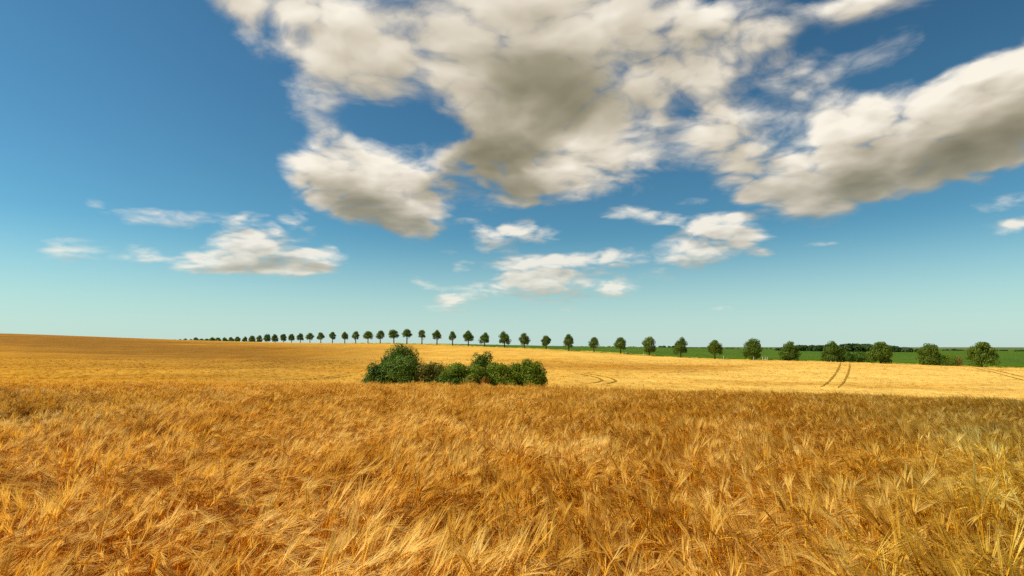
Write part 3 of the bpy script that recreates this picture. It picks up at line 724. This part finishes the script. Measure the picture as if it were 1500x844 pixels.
# ================================================================== barley
def barley_plant(r, Vs, Fs, Ms, x0, y0, az, H, nod, awn_len, spread, lean, thick=1.0, single_leaf=False):
    """one ripe barley plant: straw, nodding two-rowed ear of grains, long awns, a dry leaf"""
    d = np.array([math.cos(az), math.sin(az), 0.0]); side = np.array([-d[1], d[0], 0.0]); up = np.array([0, 0, 1.0])
    pts = []; p = np.array([x0, y0, -.02]); ang = r.normal(0, .03); n = 5; L = H / n * .98
    pts.append(p.copy())
    for i in range(n):
        ang += lean / n + r.normal(0, .02)
        p = p + (up * math.cos(ang) + d * math.sin(ang)) * L; pts.append(p.copy())
    nn = 4; NL_ = .13
    for i in range(nn):
        ang += nod * .62 / nn; p = p + (up * math.cos(ang) + d * math.sin(ang)) * NL_ / nn; pts.append(p.copy())
    # straw: three-sided tube
    o = len(Vs); m = len(pts)
    for i, q in enumerate(pts):
        w = (.0030 - .0012 * i / m) * thick
        for k in range(3):
            t = 2.094 * k; Vs.append(q + side * (w * math.cos(t)) + (d * .8 + up * .6) * (w * math.sin(t)))
    for i in range(m - 1):
        for k in range(3):
            k2 = (k + 1) % 3; Fs.append((o + i * 3 + k, o + i * 3 + k2, o + i * 3 + 3 + k2, o + i * 3 + 3 + k)); Ms.append(0)
    # ear
    ng = 8; el = .085; rot = r.random() * 3.14; tip = None
    for i in range(ng):
        ang += nod * .30 / ng
        T = up * math.cos(ang) + d * math.sin(ang); N = np.cross(T, side)
        A = side * math.cos(rot) + N * math.sin(rot); B = np.cross(T, A)
        p2 = p + T * el / ng; wgr = .0072 * math.sin(math.pi * (.15 + .8 * (i + .5) / ng)) ** .5 * thick
        for s in (-1, 1):
            o = len(Vs); base = p + A * s * .0012
            Vs.append(base); Vs.append(base + A * s * wgr + T * .006); Vs.append(base + A * s * wgr * .75 + T * .013)
            Vs.append(base + A * s * .002 + B * .0036 * thick + T * .007); Vs.append(base + A * s * .002 - B * .0036 * thick + T * .007)
            Fs.append((o, o + 1, o + 2, o + 3)); Fs.append((o, o + 4, o + 2, o + 1)); Ms.append(1); Ms.append(1)
            # awn
            sp = spread * (1.05 - .65 * i / ng) * (.5 + r.random())
            AD = T + A * s * sp + B * r.normal(0, spread * .5); AD /= np.linalg.norm(AD)
            ln = awn_len * (.8 + .35 * r.random()); w = .00085 * thick; Wd = np.cross(AD, N + B * .3); Wd /= np.linalg.norm(Wd) + 1e-9
            b0 = base + A * s * wgr * .6 + T * .010; b1 = b0 + AD * ln * .5; b2 = b0 + AD * ln - up * .006 + A * s * sp * .012
            o = len(Vs); Vs += [b0 - Wd * w, b0 + Wd * w, b1 + Wd * w * .8, b1 - Wd * w * .8, b2]
            Fs.append((o, o + 1, o + 2, o + 3)); Fs.append((o + 3, o + 2, o + 4)); Ms.append(2); Ms.append(2)
        p = p2
    # dry leaf blades
    for kk in range(1 if single_leaf or r.random() < .55 else 0):
        hz = H * (.35 + .45 * r.random()); i = int(hz / H * 5); q = pts[min(i, 4)] + (pts[min(i, 4) + 1] - pts[min(i, 4)]) * .5
        a2 = r.random() * 6.28; dd = np.array([math.cos(a2), math.sin(a2), 0]); sd = np.array([-dd[1], dd[0], 0]); an = .4; o = len(Vs); ns = 4; w0 = .005
        for j in range(ns + 1):
            w = w0 * (1 - (j / ns) ** 2) + .0006; Vs.append(q - sd * w); Vs.append(q + sd * w + up * .003 * j)
            an += .45 + .3 * r.random(); q = q + (up * math.cos(an) + dd * math.sin(an)) * .045
        for j in range(ns): Fs.append((o + 2 * j, o + 2 * j + 1, o + 2 * j + 3, o + 2 * j + 2)); Ms.append(3)

def barley_clump(seed, n=24, rad_=.19, kind='nod', thick=1.38):
    r = np.random.default_rng(seed); Vs, Fs, Ms = [], [], []
    for i in range(n):
        a = r.random() * 6.283; q = rad_ * math.sqrt(r.random())
        az = r.normal(0, .6) if r.random() < .8 else r.random() * 6.28
        if kind == 'nod': nod = r.uniform(1.3, 2.8) if r.random() < .76 else r.uniform(.3, 1.1); lean = r.uniform(.02, .30)
        elif kind == 'swept': nod = r.uniform(1.0, 1.9); lean = r.uniform(.35, .75); az = r.normal(0, .3)
        else: nod = r.uniform(.2, 1.4); lean = r.uniform(.0, .3)
        barley_plant(r, Vs, Fs, Ms, q * math.cos(a), q * math.sin(a), az, r.normal(.80, .045), nod, r.uniform(.12, .185), r.uniform(.05, .21), lean, thick)
    return mesh_obj('barley_clump', np.array(Vs), Fs, [M_STEM, M_EAR, M_AWN, M_LEAF], parent=False, midx=Ms)
def instancer(name, clumps, pts, rots, scl, idx, label, cat):
    coll = bpy.data.collections.new(name + '_sources')
    for i, c in enumerate(clumps): c.name = f'{name}_source_{i:02d}'; coll.objects.link(c)
    me = bpy.data.meshes.new(name); me.vertices.add(len(pts)); me.vertices.foreach_set('co', np.asarray(pts, float).ravel())
    a = me.attributes.new('rot', 'FLOAT_VECTOR', 'POINT'); a.data.foreach_set('vector', np.asarray(rots, float).ravel())
    a = me.attributes.new('scl', 'FLOAT_VECTOR', 'POINT'); a.data.foreach_set('vector', np.asarray(scl, float).ravel())
    a = me.attributes.new('idx', 'INT', 'POINT'); a.data.foreach_set('value', np.asarray(idx, np.int32))
    o = bpy.data.objects.new(name, me); COL.objects.link(o)
    g = bpy.data.node_groups.new(name, 'GeometryNodeTree')
    g.interface.new_socket('Geometry', in_out='INPUT', socket_type='NodeSocketGeometry'); g.interface.new_socket('Geometry', in_out='OUTPUT', socket_type='NodeSocketGeometry')
    N = g.nodes; L = g.links; gi = N.new('NodeGroupInput'); go = N.new('NodeGroupOutput')
    ip = N.new('GeometryNodeInstanceOnPoints'); ci = N.new('GeometryNodeCollectionInfo'); ci.inputs['Collection'].default_value = coll
    ci.inputs['Separate Children'].default_value = True; ci.inputs['Reset Children'].default_value = True
    ip.inputs['Pick Instance'].default_value = True
    def att(nm, ty):
        n = N.new('GeometryNodeInputNamedAttribute'); n.data_type = ty; n.inputs['Name'].default_value = nm
        return [x for x in n.outputs if x.enabled and x.name == 'Attribute'][0]
    L.new(gi.outputs[0], ip.inputs['Points']); L.new(ci.outputs[0], ip.inputs['Instance']); L.new(att('idx', 'INT'), ip.inputs['Instance Index'])
    er = N.new('FunctionNodeEulerToRotation'); L.new(att('rot', 'FLOAT_VECTOR'), er.inputs[0]); L.new(er.outputs[0], ip.inputs['Rotation'])
    L.new(att('scl', 'FLOAT_VECTOR'), ip.inputs['Scale']); L.new(ip.outputs[0], go.inputs[0])
    md = o.modifiers.new('scatter', 'NODES'); md.node_group = g
    return tag(o, label, cat, kind='stuff')

from mathutils import noise as mn
def nz(x, y, s, o=0.0): return mn.noise(Vector((x * s + o, y * s + o * 1.3, o)))
CL = [barley_clump(k, kind='nod') for k in range(7)] + [barley_clump(20 + k, kind='swept') for k in range(4)] + [barley_clump(40 + k, kind='up', n=24) for k in range(3)]
pts, rots, scl, idx = [], [], [], []
def lay(y0, y1, step, umax):
    y = y0
    while y < y1:
        xm = umax * y + .6; x = -xm + rng.random() * step
        while x < xm:
            px_ = x + rng.normal(0, step * .3); py_ = y + rng.normal(0, step * .3)
            n1 = nz(px_, py_, .45, 3.1); n2 = nz(px_, py_, .9, 9.7); n3 = nz(px_, py_, 1.6, 5.5)
            # main sweep of the ears: to the right on the left half, to the left on the right half, swirled by noise
            u_ = px_ / max(py_, 1.0)
            a0 = math.pi * (.5 + .5 * math.tanh(u_ * 2.2)) + 1.0 * n1 - .3
            h = 1.0 + .16 * n2 + .06 * rng.normal()
            tilt = .05 + max(0, n3) * .38
            k = rng.random()
            swept = n1 + .5 * n3 > .18
            if swept and k < .45: i = 7 + int(rng.integers(0, 4))
            elif k > .76: i = 11 + int(rng.integers(0, 3))
            else: i = int(rng.integers(0, 7))
            z = float(canopy(px_, py_)) - CROP_H
            pts.append((px_, py_, z)); rots.append((0, tilt * rng.random(), a0 + rng.normal(0, .45))); s = .96 + .1 * rng.random()
            scl.append((s, s, h * s)); idx.append(i)
            x += step
        y += step
FARCL = [barley_clump(70 + k, n=22, rad_=.32, kind=('nod', 'swept')[k % 2], thick=1.9) for k in range(5)]
M_FARS = far_straw()
for c in FARCL:
    for k in range(4): c.data.materials[k] = M_FARS
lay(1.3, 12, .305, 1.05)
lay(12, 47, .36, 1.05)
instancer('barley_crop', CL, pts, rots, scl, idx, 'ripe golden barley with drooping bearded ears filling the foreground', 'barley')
pts, rots, scl, idx = [], [], [], []
y = 47.0
while y < 200:
    n = int(2 * 1.05 * y / 1.0); xs = rng.uniform(-1.05 * y, 1.05 * y, n); ys = y + rng.uniform(-.5, .5, n) * (1 + y / 120)
    lim = avenue(xs / ys * F + 750) - 4.5; zz_ = canopy(xs, ys) - CROP_H
    T_ = np.array(TRK); near = (np.hypot(xs[:, None] - T_[None, :, 0], ys[:, None] - T_[None, :, 1]).min(1) < .75)
    for x, yy, l, z, nr_ in zip(xs, ys, lim, zz_, near):
        if yy < l and not nr_: pts.append((x, yy, z - .05)); rots.append((0, .2 * rng.random(), rng.random() * 6.28)); s_ = 1 + .15 * rng.random(); scl.append((s_, s_, s_)); idx.append(int(rng.integers(0, 5)))
    y += 1.0 + y / 120
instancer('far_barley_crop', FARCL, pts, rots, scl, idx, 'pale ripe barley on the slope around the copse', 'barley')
print('barley clumps', len(pts), 'tris per clump', sum(len(c.data.polygons) for c in CL) / len(CL) * 2)

# ------------------------------------------------------------------ single plants that stand out of the near crop
M_WHEAT = straw('wheat_ear', (.55, .42, .03), (.75, .58, .06), (.85, .70, .12), .25)
def plant_thing(px, py, dist, kind, label, group, seed):
    """a plant whose ear shows at photo position px, py; dist = depth"""
    r = np.random.default_rng(seed); x = P(px, dist); z = EYE - (py - HY) / F * dist; zb = float(canopy(x, dist)) - CROP_H
    Vs, Fs, Ms = [], [], []; H = max(.55, z - zb)
    if kind == 'wheat': barley_plant(r, Vs, Fs, Ms, 0, 0, 1.8 if seed % 2 else 0.3, H, .5, .03, .25, .05, 1.7, True)
    else: barley_plant(r, Vs, Fs, Ms, 0, 0, r.uniform(-2.4, -.8), H, 1.3, .16, .55, .12, 1.35, True)
    o = empty('wheat_plant' if kind == 'wheat' else 'barley_plant', (x, dist, zb)); tag(o, label, 'wheat' if kind == 'wheat' else 'barley ear', group)
    V = np.array(Vs)
    for k, nm in enumerate(('stem', 'ear', 'awns', 'leaf')):
        f = [q for q, m in zip(Fs, Ms) if m == k]; used = sorted({i for q in f for i in q}); mp = {i: j for j, i in enumerate(used)}
        mesh_obj(nm, V[used], [tuple(mp[i] for i in q) for q in f], [M_WHEAT if kind == 'wheat' else (M_STEM, M_EAR, M_AWN, M_LEAF)[k]], parent=o)
    return o
G = 'single plants standing out of the near barley'
for k, (px, py, d, kind, lab) in enumerate([
    (291, 658, 6.2, 'wheat', 'yellow green wheat ear standing among the barley on the left'),
    (902, 665, 6.0, 'wheat', 'tilted yellow green wheat ear among the barley right of centre'),
    (240, 745, 3.8, 'barley', 'pale starburst barley ear facing the viewer, left foreground'),
    (88, 815, 2.9, 'barley', 'pale starburst barley ear nearest the bottom left corner'),
    (378, 750, 3.7, 'barley', 'upright pale barley ear with spread awns, between left corner and centre'),
    (722, 748, 3.8, 'barley', 'bright fan of awns on a barley ear, centre foreground'),
    (798, 828, 2.8, 'barley', 'pale barley ear with splayed awns at the bottom edge centre'),
    (1352, 800, 3.0, 'barley', 'drooping pale green barley ear near the bottom right'),
    (1195, 735, 3.9, 'barley', 'pale barley ear with long awns in the right foreground')]):
    plant_thing(px, py, d, kind, lab, G, 300 + k)
